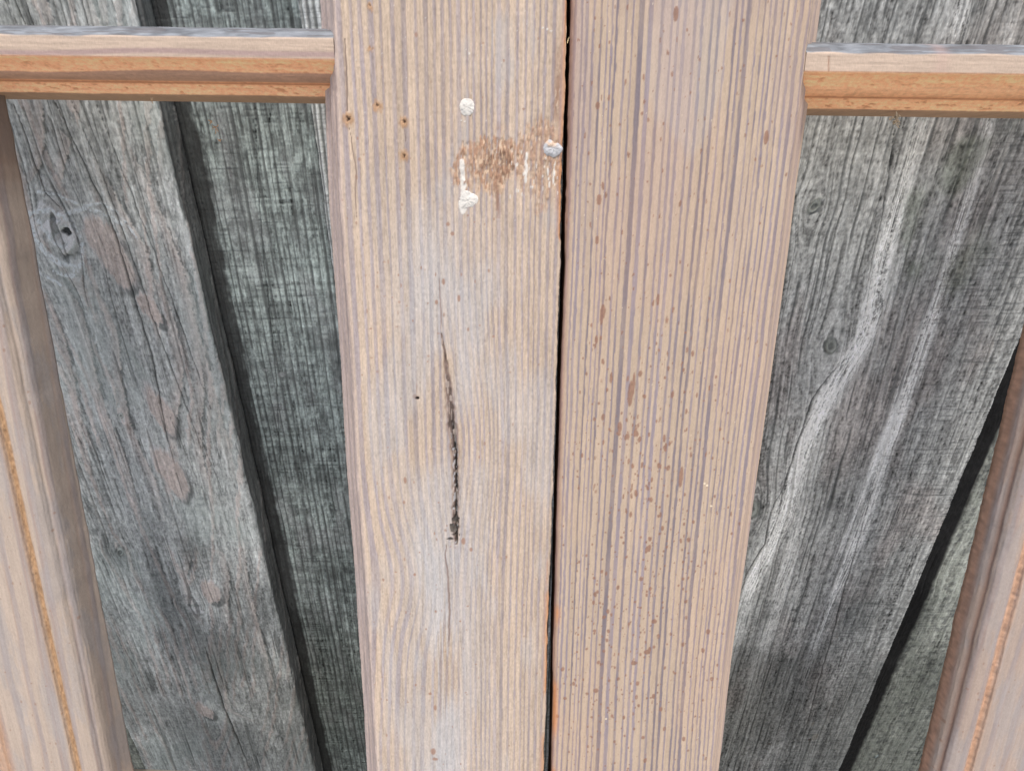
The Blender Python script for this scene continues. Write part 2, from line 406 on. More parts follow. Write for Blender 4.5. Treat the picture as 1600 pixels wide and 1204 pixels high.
def paint_D(x, y, d, s):          # front board on the right: silvery streaks sweeping past knots
    knots = [(*F(1298, 541), 5.2, 22, 18), (*F(1271, 324), 4.2, 14, 14), (*F(1172, 795), 9, 26, 26)]
    q = knot_flow(x, y, knots)
    # the grain swings to the left on its way down
    sw = np.interp(y, [F(1400, 0)[1], F(1400, 350)[1], F(1400, 650)[1], F(1250, 900)[1], F(1250, 1204)[1]], [2, 4, 0, -3, -1])
    lw = sst(F(1560, 600)[0], F(1180, 600)[0], x)
    q = q + sw * lw * 2.0 + 2.0 * fbm(x / 50, y / 70, 301, 2)
    g, h, ck, c2 = fence_common(x, y, 331, q, .45)
    crk = fbm(q / 1.1, y / 1.8, 340, 3)
    ln, fn = saw(x, y, 345, 3.4)
    g2 = g + .65 * (crk - .5)
    rightness = sst(F(1330, 602)[0], F(1480, 602)[0], x)
    col = (EARLY_G * np.array([1.05, 1.02, 1.0]))[None, None] * g2[..., None]
    col = mixc(col, sst(.45, .75, fbm(x / 30, y / 70, 350, 3)) * .45, PINK_G[None, None] * .72 * g2[..., None])
    # long dark lines
    tab = ring_table(25, 4.6, .4, lf=.22)
    late, ph, rr = rings(q + .7 * (vn(q / 2, y / 16, 352) - .5), tab, .12)
    dl = late * sst(.3, .65, vn(q / 4, y / 35, 353)) * (1 - .55 * rightness)
    col = mixc(col, dl * .78, DARK_G); h = h - dl * .6
    # white streaks following the grain
    for pts, wd, am in [([F(1455, 140), F(1420, 260), F(1380, 400), F(1358, 520), F(1310, 590), F(1262, 680), F(1215, 830), F(1165, 930), F(1130, 1060)], 4.8, 1.15),
                        ([F(1550, 170), F(1510, 320), F(1462, 480), F(1415, 620), F(1376, 740), F(1335, 860), F(1290, 960), F(1250, 1080)], 3.0, 1.15),
                        ([F(1512, -20), F(1488, 70)], 4, .7), ([F(1445, 500), F(1398, 640), F(1352, 760), F(1300, 900)], 1.8, .7), ([F(1590, -20), F(1560, 120), F(1520, 300)], 2.5, .5),
                        ([F(1300, 660), F(1265, 760), F(1240, 860), F(1190, 1000), F(1170, 1100)], 5, .5)]:
        dx, inn, t = curve_dist(x, y, pts)
        dx = dx + 1.6 * (fbm(x / 12, y / 22, 362, 2) - .5)
        env = np.exp(-(np.abs(dx) / (wd * 1.35)) ** 2) * inn * np.sin(np.pi * np.clip(t, .03, .97)) ** .6
        st = sst(.45, .62, .46 * vn(dx / .62, y / 60, 360) + .50 * fbm(dx / .55, y / 1.6, 361, 3) + .14 * vn(x / 9, y / 16, 363) + .08 * env)
        m = np.clip(env * st * am * 1.5, 0, .95)
        col = mixc(col, m, (np.array([.86, .87, .835]))[None, None] * (.70 + .42 * g2[..., None])); h = h + m * .15
    gm = sst(.4, .7, fbm(x / 22, y / 30, 371, 2)) * stamp(x, y, *F(1500, 330), 40, 60, 370, .5)
    col = mixc(col, gm * .5, np.array([.20, .24, .17])[None, None] * g2[..., None])
    hl = sst(.70, .86, fn) * rightness
    col = mixc(col, hl * .45, DARK_G * 1.2); h = h - hl * .25
    col, h = knot_paint(col, h, x, y, knots, np.array([.27, .29, .26]), DARK_G * .8)
    col = mixc(col, ck * .6, DARK_G); col = mixc(col, c2 * .4, DARK_G)
    for pts, ww in [([F(1365, 760), F(1325, 900), F(1296, 1010), F(1280, 1060), F(1245, 1190)], .42), ([F(1320, 560), F(1270, 620), F(1225, 760), F(1205, 800)], .7),
                    ([F(1205, 800), F(1195, 850), F(1165, 900)], .8), ([F(1400, 200), F(1380, 330), F(1350, 470)], .4)]:
        col, h = crack(col, h, x, y, pts, ww, 380 + int(pts[0][1]) % 9)
    # pale chips and a rusty nail stain near the bottom
    for px, py, rx, ry in ((1307, 995, 1.2, 2.4), (1288, 1073, 1., 1.8), (1270, 1130, 1.4, 3), (1275, 1150, 3, 6)):
        m = stamp(x, y, *F(px, py), rx, ry, 390 + px % 7, .8, .3); col = mixc(col, m * .5, np.array([.42, .38, .32]))
    for px, py in ((1202, 1162), (1265, 1156)):
        m = stamp(x, y, *F(px, py), 1.7, 1.7, 399, .4); col = mixc(col, m * .8, np.array([.10, .06, .045])); h = h - m
    return col, h

def paint_E(x, y, d, s):          # recessed board at lower right, mossy scale
    q = x + 4 * fbm(x / 30, y / 40, 401, 2)
    g, h, ck, c2 = fence_common(x, y, 431, q)
    bl = fbm(x / 3.5, y / 4.5, 440, 4)
    col = (GREEN_G * np.array([.74, .67, .62]))[None, None] * g[..., None] * 1.1
    col = mixc(col, sst(.5, .7, bl) * .45, np.array([.36, .39, .33]))
    col = mixc(col, sst(.55, .75, 1 - bl + .2 * (vn(x / 10, y / 20, 4) - .5)) * .5, DARK_G)
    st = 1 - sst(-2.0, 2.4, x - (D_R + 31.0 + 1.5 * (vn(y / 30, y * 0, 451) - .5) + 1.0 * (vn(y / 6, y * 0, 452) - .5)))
    col = mixc(col, st * (x > D_R - 30) * 1.0, np.array([.014, .014, .014])[None, None] * (.6 + .8 * bl[..., None]))  # shadow strip next to the front board, painted nearly black
    m = stamp(x, y, *F(1369, 1180, REC), 2.2, 2.2, 450, .6); col = mixc(col, m * .9, np.array([.42, .5, .5])); h = h + m
    return col, h + .8 * (bl - .5)

REC = 24.0                        # how far the recessed boards sit behind
fence = empty('board_fence', FO + np.array([0, 0.03, 0.30]))
tag(fence, 'weathered grey timber fence of vertical boards behind the leaning stripped frames', 'fence')
A_R, C_L, D_R = -209.7, -123.0, 314.5
vy0, vy1 = F(800, -60)[1], F(800, 1290)[1]
def board(edge_l, edge_r, dep, paint, label=None, thick=20.0, step=.5, lean=0.0):
    aL, aR = edge_l, edge_r
    r = 1.6
    poly = [(aL, dep + thick, 6), (aL, dep + r, .5), (aL + .4, dep + .5, .5), (aL + r, dep, step), (aR - r, dep, .5), (aR - .4, dep + .5, .5), (aR, dep + r, .9), (aR, dep + thick, 12)]
    def warp(a, v, d):
        wob = .9 * (vn(v / 35, v * 0 + aL, 3) - .5) + .5 * (vn(v / 8, v * 0 + aL, 4) - .5)
        wt = sst(aR - 8, aR, a) + sst(aL + 8, aL, a)
        return a + wob * wt + lean * (v - 40)
    sd_g = int(abs(aL)) % 90
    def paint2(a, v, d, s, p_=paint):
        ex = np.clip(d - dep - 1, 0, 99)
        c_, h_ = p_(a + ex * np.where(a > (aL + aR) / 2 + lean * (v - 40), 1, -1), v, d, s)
        k_ = sst(0, 3, ex + 1.5 * vn(v / 7, ex / 5, 31) - 1)  # mask for the side faces, darkened to paint in the crevice shade
        c_ = low_shade(c_, a, v, 900 + sd_g)
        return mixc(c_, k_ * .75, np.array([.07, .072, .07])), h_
    o = sweep('fence_board', poly, step, vrange(vy0, vy1, .55, 150, 2.5, 500), FO, FX, FV, FN, paint2, M_fence, fence, warp)
    if label: tag(o, label)
    return o
def fx(px, py, dep=0): return F(px, py, dep)[0]
a_r, c_l, d_r = A_R, C_L, D_R
W = 177.0
print('boards', a_r, c_l, d_r, 'pitch', c_l - a_r, 'edges', fx(206, 0), fx(245, 154), fx(301, 400), fx(395, 813), fx(497, 1204), '|', fx(466, 0), fx(556, 680), '|', fx(1600, 491), fx(1313, 1204))
G_ = c_l - a_r
d_l = d_r - W - 3
c_r = c_l + W - 2
board(a_r - W, a_r, 0, paint_A, 'fence board with a large swirling knot and pinkish worn patches')
board(c_l, c_r, 0, paint_C)
board(d_l, d_r, 0, paint_D, 'fence board with silvery white streaks bending past knots')
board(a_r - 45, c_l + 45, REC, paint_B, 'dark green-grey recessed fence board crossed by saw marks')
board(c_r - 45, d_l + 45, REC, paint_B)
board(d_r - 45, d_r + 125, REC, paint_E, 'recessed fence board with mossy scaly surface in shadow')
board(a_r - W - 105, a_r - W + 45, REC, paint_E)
board(d_r + G_ + 50, d_r + G_ + W, 0, paint_C)
board(a_r - W - G_ - W, a_r - W - G_, 0, paint_C)

# ------------------------------------------------------------------ the leaning frames
EARLY = np.array([.492, .39, .30]); LATE = np.array([.235, .205, .222]); PALE = np.array([.475, .462, .45])
RUST = np.array([.27, .155, .105]); ORANGE = np.array([1.0, .505, .275]); PUTTY = np.array([.68, .65, .585])
TH = 42.0
sv0, sv1 = S(800, -60)[1], S(800, 1290)[1]
def interp_edge(pts):
    p = np.array([S(*q) for q in pts]); o = np.argsort(p[:, 1]); p = p[o]
    k = np.polyfit(p[:, 1], p[:, 0], 1)
    return lambda v: np.polyval(k, v) + 0.75 * np.clip(np.interp(v, p[:, 1], p[:, 0] - np.polyval(k, p[:, 1])), -1.5, 1.5)
eL0 = interp_edge([(521, 0), (526, 91), (531, 315), (538, 420), (550, 575), (558, 750), (573, 941), (589, 1204)])
eL1 = interp_edge([(887, 0), (885, 140), (880, 245), (876, 410), (870, 575), (863, 784), (858, 924), (855, 1046), (850, 1204)])
eR0 = interp_edge([(893, 0), (888, 200), (883, 410), (876, 600), (870, 784), (865, 994), (862, 1204)])
eR1 = interp_edge([(1269, 0), (1250, 157), (1231, 290), (1217, 410), (1190, 610), (1166, 784), (1145, 934), (1127, 1064), (1113, 1204)])
print('stile L', eL0(0), eL1(0), 'R', eR0(0), eR1(0), 'v', sv0, sv1)

left_frame = empty('glazed_frame', SO + SX * (eL0(0) / 1000) + SV * .30 - SN * .02)
tag(left_frame, 'left stripped pine frame with filled screw holes and a dark resin split', 'window frame', 'stripped frames leaning side by side')
right_frame = empty('glazed_frame', SO + SX * (eR0(0) / 1000) + SV * .30 - SN * .02)
tag(right_frame, 'right stripped pine frame with straight purple stripes and rusty speckles', 'window frame', 'stripped frames leaning side by side')

tabL = ring_table(3, 3.6, .30, lf=.42, mod=lambda x: 1.12 if x < -40 else .80)
tabR = ring_table(11, 3.05, .26, lf=.42, lfv=.17, mod=lambda x: .80 if x < 40 else (1.10 if x < 88 else .88))
tabM = ring_table(21, 9.0, .4, lf=.34)

def fibres(a, v, seed):
    return vn(a / .33, v / 7, seed), vn(a / .8, v / 22, seed + 1), fbm(a / .5, v / 1.4, seed + 2, 2)

PK = [S(690, 520), S(697, 570), S(703, 640), S(710, 700), S(712, 760), S(711, 800), S(713, 850)]
def paint_stileL(a, v, d, s):
    q = a.copy()
    def R(px, py): return S(px, py)
    pcx = np.interp(v, [p[1] for p in PK], [p[0] for p in PK])
    # rings right of the pocket are pushed out round it
    cy = R(710, 690)[1]; edge = eL1(v)
    dx = a - pcx; rt = np.clip((edge - a) / (edge - pcx), 0, 1)
    w1 = np.exp(-((v - cy) / 46) ** 2)
    q = q - np.where(dx > 0, 8.5 * w1 * rt ** 1.5 * (1 - np.exp(-np.abs(dx) / 1.0)), 0)
    # rings left: swell to the right at y~900 then sweep back to the left edge
    cy2 = R(650, 905)[1]; lt = np.clip((a - eL0(v)) / (pcx - eL0(v)), 0, 1)
    w2 = np.exp(-((v - cy2) / 34) ** 2)
    q = q - np.where(dx <= 0, 8.5 * w2 * np.sin(np.pi * np.clip(lt, 0, 1) * .9) ** 1.0, 0)
    w3 = sst(R(600, 960)[1], R(600, 1204)[1], v)
    q = q + np.where(dx <= 0, 5.0 * w3 * (1 - lt), 0)
    q = q + 1.1 * (fbm(a / 40, v / 75, 501, 2) - .5) + .45 * (vn(a / 3, v / 18, 502) - .5) + .35 * (vn(a / .5, v / 3, 503) - .5)
    late, ph, rr = rings(q, tabL, .14)
    f1, f2, f3 = fibres(a, v, 510)
    tone = 1 + .22 * (f1 - .5) + .22 * (f2 - .5) + .30 * (f3 - .5)
    col = (EARLY * np.array([1.04, 1.03, 1.0]))[None, None] * tone[..., None] * (0.94 + .12 * rr[..., None])
    blue = fbm(a / 14, v / 45, 520, 3)
    fade = 1 - .30 * sst(.35, .7, fbm(a / 10, v / 30, 521, 3))
    col = mixc(col, late * .74 * fade, LATE[None, None] * 1.2 * tone[..., None] * (.85 + .35 * rr[..., None]))
    # fine thin dark line on the sharp side of each ring
    col = mixc(col, sst(.88, .97, ph) * (1 - sst(.97, 1, ph)) * .35, np.array([.28, .2, .17]))
    # bleached bluish smears down the middle
    lane = np.exp(-((a - R(690, 600)[0]) / 24) ** 2)
    lane2 = np.exp(-((a - np.interp(v, [R(670, 850)[1], R(690, 950)[1], R(700, 1204)[1]], [R(660, 850)[0], R(690, 950)[0], R(695, 1204)[0]])) / 7) ** 2) * sst(R(0, 740)[1], R(0, 900)[1], v)
    ysel = sst(R(0, 230)[1], R(0, 420)[1], v)
    m = np.clip(lane * ysel * sst(.15, .65, blue) * .50 + lane2 * .50 * sst(.25, .5, f2 * .5 + blue * .5), 0, .75)
    col = mixc(col, m, PALE[None, None] * tone[..., None])
    m = sst(.5, .72, fbm(a / 16, v / 50, 523, 3)) * .35 * sst(R(880, 0)[1] - 1, R(880, 500)[1], v + 0 * a)
    col = mixc(col, m, PALE[None, None] * .95 * tone[..., None])
    # grazes near the right edge by the old hinge
    gz = stamp(a, v, *R(800, 180), 30, 42, 531, .6) * sst(.48, .7, blue + .3 * (f2 - .5))
    col = mixc(col, gz * .45, PALE * .85)
    h = late * .18 + .16 * (f1 - .5) + .15 * (f2 - .5) + .22 * (f3 - .5)
    # ---- torn fibre band
    vj = v + 7.0 * (fbm(a / .8, v / 30, 546, 3) - .5) + 2.5 * (fbm(a / 3, v / 3, 547, 2) - .5)
    tb = stamp(a, vj, *R(760, 262), 13.0, 9.0, 540, .9) ; tb2 = stamp(a, vj, *R(850, 265), 13, 17, 541, 1.0) * .75; tb3 = stamp(a, vj, *R(800, 270), 20, 12, 544, 1.1) * .6
    tb = np.clip(np.maximum(np.maximum(tb, tb2), tb3), 0, 1) * (.25 + .75 * sst(.22, .5, fbm(a / 1.3, v / 9, 545, 3)))
    core_ = stamp(a, vj, *R(765, 262), 9, 6, 548, 1.0); tb = np.maximum(tb, core_)
    fz = fbm(a / .7, v / 2.6, 542, 3)
    col = mixc(col, tb * sst(.20, .50, fz + .15 * (f2 - .5)) * .92, np.array([.34, .20, .125])[None, None] * (.6 + .9 * fz[..., None]))
    col = mixc(col, tb * sst(.60, .75, vn(a / .6, v / 2.0, 543)) * .6, np.array([.72, .55, .38]))
    h = h - tb * .15 + tb * (fz - .5) * 1.5
    # dark drip under it
    col = mixc(col, core_ * sst(.42, .62, fbm(a / .6, v / 3, 549, 3)) * .60, np.array([.15, .085, .055]))
    for pts, ww, k in [([R(776, 275), R(777, 300), R(778, 342)], 1.1, .85), ([R(778, 190), R(778, 235), R(779, 270)], .7, .55), ([R(866, 190), R(869, 150), R(872, 120)][::-1], 1.2, .6), ([R(846, 210), R(845, 262), R(846, 300)], .9, .6), ([R(735, 200), R(736, 150)][::-1], .3, .2),
                       ([R(870, 60), R(872, 130), R(868, 200)], 1.5, .5), ([R(878, 210), R(874, 330)], 1.2, .5)]:
        dxx, inn, t = curve_dist(a, v, pts); mm_ = np.exp(-(dxx / ww) ** 2) * inn * np.sin(np.pi * np.clip(t, .05, .95)) ** .5 * sst(.2, .5, fz)
        col = mixc(col, mm_ * k, RUST * .95); h = h - .3 * mm_
    # split arris, orange
    er = edge - a
    om = np.exp(-(er / 1.6) ** 2) * sst(.50, .62, vn(v / 22, v * 0 + 3, 550) + .3 * (f2 - .5)) * (d < 6)
    for y0, y1 in ((40, 220), (235, 330), (900, 985), (1120, 1204)):
        om = np.maximum(om, np.exp(-(er / 2.2) ** 2) * sst(R(0, y0)[1] - 3, R(0, y0)[1] + 4, v) * (1 - sst(R(0, y1)[1] - 4, R(0, y1)[1] + 3, v)) * (.5 + .5 * f2))
    col = mixc(col, om * .85, np.array([.55, .25, .10]) ); h = h - om * .5
    # paint flecks
    pf = np.zeros_like(a)
    r = np.random.RandomState(4)
    def strip(x0, y0, x1, y1, w_, n_):
        for i in range(n_):
            t = r.rand(); cx, cy_ = R(x0 + (x1 - x0) * t, y0 + (y1 - y0) * t)
            splat(pf, a, v, cx + r.randn() * w_ * .25, cy_, w_ * (.5 + .6 * r.rand()), .8 + 1.1 * r.rand())
    strip(722, 252, 724, 308, 1.0, 60); strip(823, 240, 822, 286, .7, 16); strip(722, 322, 724, 333, 1.3, 12)
    strip(855, 258, 858, 290, .5, 5); strip(866, 258, 864, 282, .5, 4)
    for _ in range(26):
        cx, cy_ = R(790 + 85 * r.rand(), 235 + 75 * r.rand()); splat(pf, a, v, cx, cy_, .3, .5 + .6 * r.rand(), 0, .8)
    for px, py in ((848, 44), (855, 46), (861, 49), (726, 190), (721, 188), (733, 84)):
        splat(pf, a, v, *R(px, py), .45, .35, 0, .9)
    for _ in range(150):
        cx, cy_ = R(530 + 340 * r.rand(), 1204 * r.rand()); splat(pf, a, v, cx, cy_, .22, .3, 0, .5)
    col = mixc(col, pf * .95, PUTTY); h = h + pf * .18
    # old screw holes with fluffed fibre
    for px, py, rr_, dk in ((544, 187, 2.6, 1), (631, 190, 2.1, .7), (631, 243, 2.1, .6), (590, 166, 1.9, .5), (579, 76, 1.1, .4), (578, 12, 1.4, .4)):
        cx, cy_ = R(px, py)
        jx, jy = a - cx + 1.6 * (fbm(a / 1.1, v / 1.6, int(px), 3) - .5), v - cy_ + 3.2 * (fbm(a / .7, v / 3, int(px) + 3, 3) - .5)
        r_ = np.hypot(jx / rr_, jy / (rr_ * 1.25)); m = 1 - sst(.55, 1.35, r_)
        col = mixc(col, m * .85, np.array([.40, .24, .13])[None, None] * (.6 + .9 * fz[..., None]))
        m2 = (1 - sst(.12, .5, r_)) * sst(.25, .5, fbm(a / .6, v / .8, 562, 2))
        col = mixc(col, m2 * dk, np.array([.05, .035, .03])); h = h - m2 * 1.6 * dk + m * (fz - .4) * 1.0
    col, h = crack(col, h, a, v, [R(540, 60), R(543, 120), R(544, 175)], .38, 1, .6, np.array([.16, .12, .11]))
    col, h = crack(col, h, a, v, [R(546, 200), R(555, 260), R(557, 340)], .30, 2, .5, np.array([.2, .15, .13]))
    col, h = crack(col, h, a, v, [R(632, 200), R(633, 222)], .22, 3, .4, np.array([.2, .15, .13]))
    # brown line left of the stile's upper part; chips
    br = np.zeros_like(a)
    for _ in range(190):
        px, py = 530 + 330 * r.rand(), 1204 * r.rand() ** .8
        if r.rand() < .55: py = 380 + 820 * r.rand(); px = 640 + 180 * r.randn() * .5
        splat(br, a, v, *R(px, py), .35 + .45 * r.rand() ** 2, .4 + .8 * r.rand() ** 2, 0, .35 + .45 * r.rand())
    for px, py, rx, ry in ((693, 440, .8, 1.6), (700, 350, .9, 1.0), (682, 472, .8, 1.2), (717, 466, .8, 1.8), (707, 365, 1., 1.), (677, 1173, 1.6, 2.6), (680, 1185, 1.8, 1.2), (724, 845, 1.2, 2.2), (736, 858, .9, 1.3), (648, 897, .8, 1.), (680, 1105, .9, 2), (672, 1083, 1, 1), (633, 750, .8, 2)):
        splat(br, a, v, *R(px, py), rx, ry, 0, .8)
    col = mixc(col, br, RUST * 1.15)
    # pin hole
    splat_m = np.zeros_like(a); splat(splat_m, a, v, *R(652, 622), .9, .8); col = mixc(col, splat_m, np.array([.01] * 3)); h = h - splat_m * 1.5
    splat_m = np.zeros_like(a); splat(splat_m, a, v, *R(649, 619), 1.6, 1.3); splat(splat_m, a, v, *R(651, 606), .4, 3.0)
    col = mixc(col, splat_m * .35, RUST)
    # ---- the resin pocket
    for pts, dark, ww, dep in [(PK, 1, 2.4, 2.2)]:
        dxx, inn, t = curve_dist(a, v, pts)
        wid = np.interp(t, [0, .1, .3, .5, .75, .9, 1], [.25, .6, 1.7, 1.8, 1.3, 1.5, .6])
        wid = wid * (.8 + .5 * vn(v / 2.2, v * 0, 570))
        dj = dxx - .5 * (vn(v / 4, v * 0 + 5, 571) - .5) + np.interp(t, [0, .3, 1], [0, -.3, 0])
        m = (1 - sst(.72, 1.05, np.abs(dj) / wid)) * inn
        rim = np.exp(-((np.abs(dj) / wid - 1.1) / .32) ** 2) * inn
        col = mixc(col, rim * .55, np.array([.24, .15, .10]))
        inner = fbm(a / .55, v / 2.0, 572, 3)
        base = np.array([.16, .115, .095])[None, None] * (.35 + 1.3 * inner[..., None])
        core = (1 - sst(.1, .62, np.abs(dj - .3) / wid)) * sst(.25, .5, t)
        base = mixc(base, core, np.array([.015, .014, .014]))
        base = mixc(base, sst(.66, .74, vn(a / .8, v / 1.6, 573)) * sst(.35, .6, t) * .7, np.array([.5, .5, .5]))
        base = mixc(base, sst(.66, .72, vn(a / .5, v / 3.5, 574)) * .6, np.array([.5, .42, .36]))
        col = col * (1 - m[..., None]) + base * m[..., None]
        h = h * (1 - m) - m * (1.0 + 1.3 * core) + m * inner * .9
    # ragged lower end of the pocket and the hairline both ways
    for px, py, rx, ry in ((708, 826, 1.8, 2.6), (713, 838, 1.3, 3.0), (704, 842, 1.4, .7), (714, 812, 1.6, 3)):
        mm_ = stamp(a, v, *R(px, py), rx, ry, px, 1.3); col = mixc(col, mm_ * .85, np.array([.07, .06, .05])); h = h - mm_ * .8
    col, h = crack(col, h, a, v, [R(696, 850), R(699, 900), R(702, 960), R(700, 1010)], .55, 5, .6, np.array([.22, .15, .12]))
    col, h = crack(col, h, a, v, [R(686, 430), R(688, 480), R(690, 520)], .3, 6, .3, np.array([.26, .19, .16]))
    # sides and inner edge moulding
    lf_ = eL0(v) + 1.5 - a
    ed = sst(-1, 2.0, lf_) * .75
    col = mixc(col, ed, np.array([.50, .40, .36])[None, None] * tone[..., None])
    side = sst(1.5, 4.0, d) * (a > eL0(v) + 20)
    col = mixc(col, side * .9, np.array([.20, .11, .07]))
    return col, h

def paint_stileR(a, v, d, s):
    def R(px, py): return S(px, py)
    q = a + 1.6 * (fbm(a / 60, v / 110, 601, 2) - .5) + .45 * (vn(a / 5, v / 26, 602) - .5) + .30 * (vn(a / .5, v / 3.5, 603) - .5) - .000065 * np.clip(v, 0, 400) ** 2 * sst(30, 100, a)
    late, ph, rr = rings(q, tabR, .085)
    f1, f2, f3 = fibres(a, v, 610)
    tone = 1 + .10 * (f1 - .5) + .12 * (f2 - .5) + .12 * (f3 - .5)
    col = (EARLY * np.array([.97, .945, .90]))[None, None] * tone[..., None] * (.95 + .1 * rr[..., None])
    col = mixc(col, late * (.70 + .30 * sst(.2, .6, fbm(a / 3, v / 26, 604, 3))), LATE[None, None] * np.array([1.04, 1.0, .97]) * tone[..., None] * (.82 + .4 * rr[..., None]))
    col = mixc(col, sst(.36, .5, vn(q / 1.05, v / 160, 612)) * (1 - sst(.5, .56, vn(q / 1.05, v / 160, 612))) * (1 - late) * .20, np.array([.4, .28, .2]))
    top = sst(R(0, 520)[1], R(0, -60)[1], v)
    pur = sst(.42, .68, fbm(a / 22, v / 90, 620, 3) + .12) * top * .62
    col = mixc(col, pur, np.array([.36, .275, .25])[None, None] * (1.06 - .30 * late[..., None]) * tone[..., None])
    grey = stamp(a, v, *R(1090, 60), 18, 45, 622, .7); col = mixc(col, grey * .20, PALE)
    warm = sst(.45, .7, fbm(a / 18, v / 60, 621, 3)) * .10
    col = mixc(col, warm, np.array([.58, .36, .24])[None, None] * tone[..., None])
    h = late * .15 + .06 * (f1 - .5) + .07 * (f2 - .5) + .05 * (f3 - .5)
    # rusty speckles
    r = np.random.RandomState(12); br = np.zeros_like(a)
    def spots(n_, fx_, fy_, smin, smax, el, k0=.5, pw=2.2):
        for _ in range(n_):
            px, py = fx_(), fy_(); sz = .82 * (smin + (smax - smin) * r.rand() ** pw)
            splat(br, a, v, *R(px, py), sz, sz * (1 + el * r.rand()), r.randn() * .08, k0 + .45 * r.rand())
    spots(200, lambda: 885 + 370 * r.rand(), lambda: 1204 * r.rand(), .25, .85, 1.8, .35, 2.6)
    spots(520, lambda: 1000 + 90 * r.randn(), lambda: 940 + 190 * r.randn(), .24, .75, .9, .5, 2.2)
    spots(260, lambda: 885 + 370 * r.rand(), lambda: 1000 * r.rand(), .22, .6, 2.5, .45, 2.0)
    spots(230, lambda: 985 + 60 * r.randn(), lambda: 1010 + 110 * r.randn(), .30, 1.45, .8)
    spots(90, lambda: 990 + 40 * r.randn(), lambda: 700 + 90 * r.randn(), .30, 1.35, 2.0)
    spots(60, lambda: 1060 + 25 * r.randn(), lambda: 700 + 100 * r.randn(), .3, 1.0, 2.5)
    spots(50, lambda: 960 + 60 * r.randn(), lambda: 250 + 140 * r.randn(), .25, .75, 2.2)
    spots(50, lambda: 940 + 30 * r.randn(), lambda: 1120 + 70 * r.randn(), .3, 1.3, .8)
    for px, py, rx, ry in ((942, 487, 1.3, 3.8), (940, 495, .8, 4), (985, 615, 1.4, 7), (990, 600, .8, 6), (1064, 745, 1.1, 6), (968, 665, 1.2, 2.2), (934, 165, 1, 1.7), (936, 312, 1.2, 2.4), (933, 375, .9, 2), (1011, 1018, 2., 1.6), (1022, 970, 1.6, 1.5), (990, 1035, 1.5, 1.6), (931, 1078, 1.6, 1.6), (929, 985, 1., 1.1),
                           (1056, 22, 1.2, 3), (1028, 468, .8, 3), (955, 590, .7, 3), (1197, 215, 1.1, 3)):
        splat(br, a, v, *R(px, py), rx, ry, 0, .85)
    br = np.clip(sst(.10, .62, br * (.35 + 1.1 * fbm(a / .55, v / .8, 630, 3))), 0, .78)
    col = mixc(col, br, np.array([.25, .13, .085])[None, None] * (.75 + .5 * fbm(a / .7, v / 1.2, 633, 2))[..., None]); h = h + .06 * br
    pf = np.zeros_like(a)
    for _ in range(60):
        splat(pf, a, v, *R(890 + 360 * r.rand(), 1204 * r.rand()), .2, .28, 0, .6)
    for px, py in ((1101, 755), (1105, 758), (1111, 790), (947, 1122)): splat(pf, a, v, *R(px, py), .6, .6)
    col = mixc(col, pf, np.array([.78, .66, .48]))
    # rounded left arris: browner, raw orange splits low down
    el = a - eR0(v)
    m = np.exp(-(np.clip(el, 0, 50) / 1.9) ** 2)
    col = mixc(col, m * .75, np.array([.36, .21, .15])[None, None] * tone[..., None])
    for y0, y1 in ((1035, 1130), (1170, 1260), (920, 960)):
        om = np.exp(-((el - 1.2) / 1.8) ** 2) * sst(R(0, y0)[1] - 2, R(0, y0)[1] + 6, v) * (1 - sst(R(0, y1)[1] - 14, R(0, y1)[1] + 2, v)) * (.4 + .6 * f2)
        col = mixc(col, om * .95, np.array([.62, .25, .09])); h = h - om * .3
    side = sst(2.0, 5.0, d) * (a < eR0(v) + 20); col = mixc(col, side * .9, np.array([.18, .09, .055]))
    ed = sst(-.3, 2.5, a - eR1(v) + 1.2) * .5; col = mixc(col, ed, np.array([.56, .42, .33]))
    return col, h

# moulding section: t = lateral from the front arris into the opening, dd = depth
MOULD = [(0, .5), (.5, 1.0), (.9, 2.2), (1.6, 4.5), (2.9, 7.0), (4.6, 9.2), (5.6, 10.2), (5.8, 12.0), (6.6, 14.5), (8.2, 17.2), (10.0, 18.6), (10.6, 19.0)]
def stile_section(x0, x1, side):
    """flat front between x0, x1; moulding on 'L' or 'R' side; square on the other"""
    if side == 'L':
        pts = [(x0 - 10.6, TH, 3.0)] + [(x0 - t, dd, .6) for t, dd in MOULD[::-1]] + [(x0 + .5, 0, .36), (x1 - .9, 0, .35), (x1 - .35, .3, .35), (x1, 1.0, .8), (x1, 8, 3.0), (x1, TH, 9)]
    else:
        pts = [(x0, TH, 3.0), (x0, 8, 1.0), (x0, 2.0, .4), (x0 + .7, .7, .4), (x0 + 1.8, 0, .36), (x1 - .5, 0, .6)] + [(x1 + t, dd, .6) for t, dd in MOULD] + [(x1 + 10.6, TH, 9)]
    return pts
def stile_warp(e0, e1, r0, r1, seed):
    def f(a, v, d):
        t = np.clip((a - r0) / (r1 - r0), 0, 1)
        wob = .35 * (vn(v / 12, v * 0, seed) - .5) + .18 * (vn(v / 3, v * 0, seed + 1) - .5)
        wob2 = .5 * (vn(v / 9, v * 0, seed + 2) - .5) + .35 * (vn(v / 2.5, v * 0, seed + 3) - .5)
        sgn = -1 if seed > 60 else 1
        return a + (e0(v) - r0) * (1 - t) + (e1(v) - r1) * t + wob * np.exp(-((a - r0) / 3) ** 2) + wob2 * .8 * np.exp(-((a - r1) / 2) ** 2)
    return f
vS = vrange(sv0, sv1, .40, 70, 1.5, 500)
stL = sweep('stile', stile_section(eL0(0), eL1(0), 'L'), .36, vS, SO, SX, SV, SN, paint_stileL, M_strip, left_frame, stile_warp(eL0, eL1, eL0(0), eL1(0), 50))
tag(stL, 'left meeting stile with filler spots, torn fibres and a dark resin split')
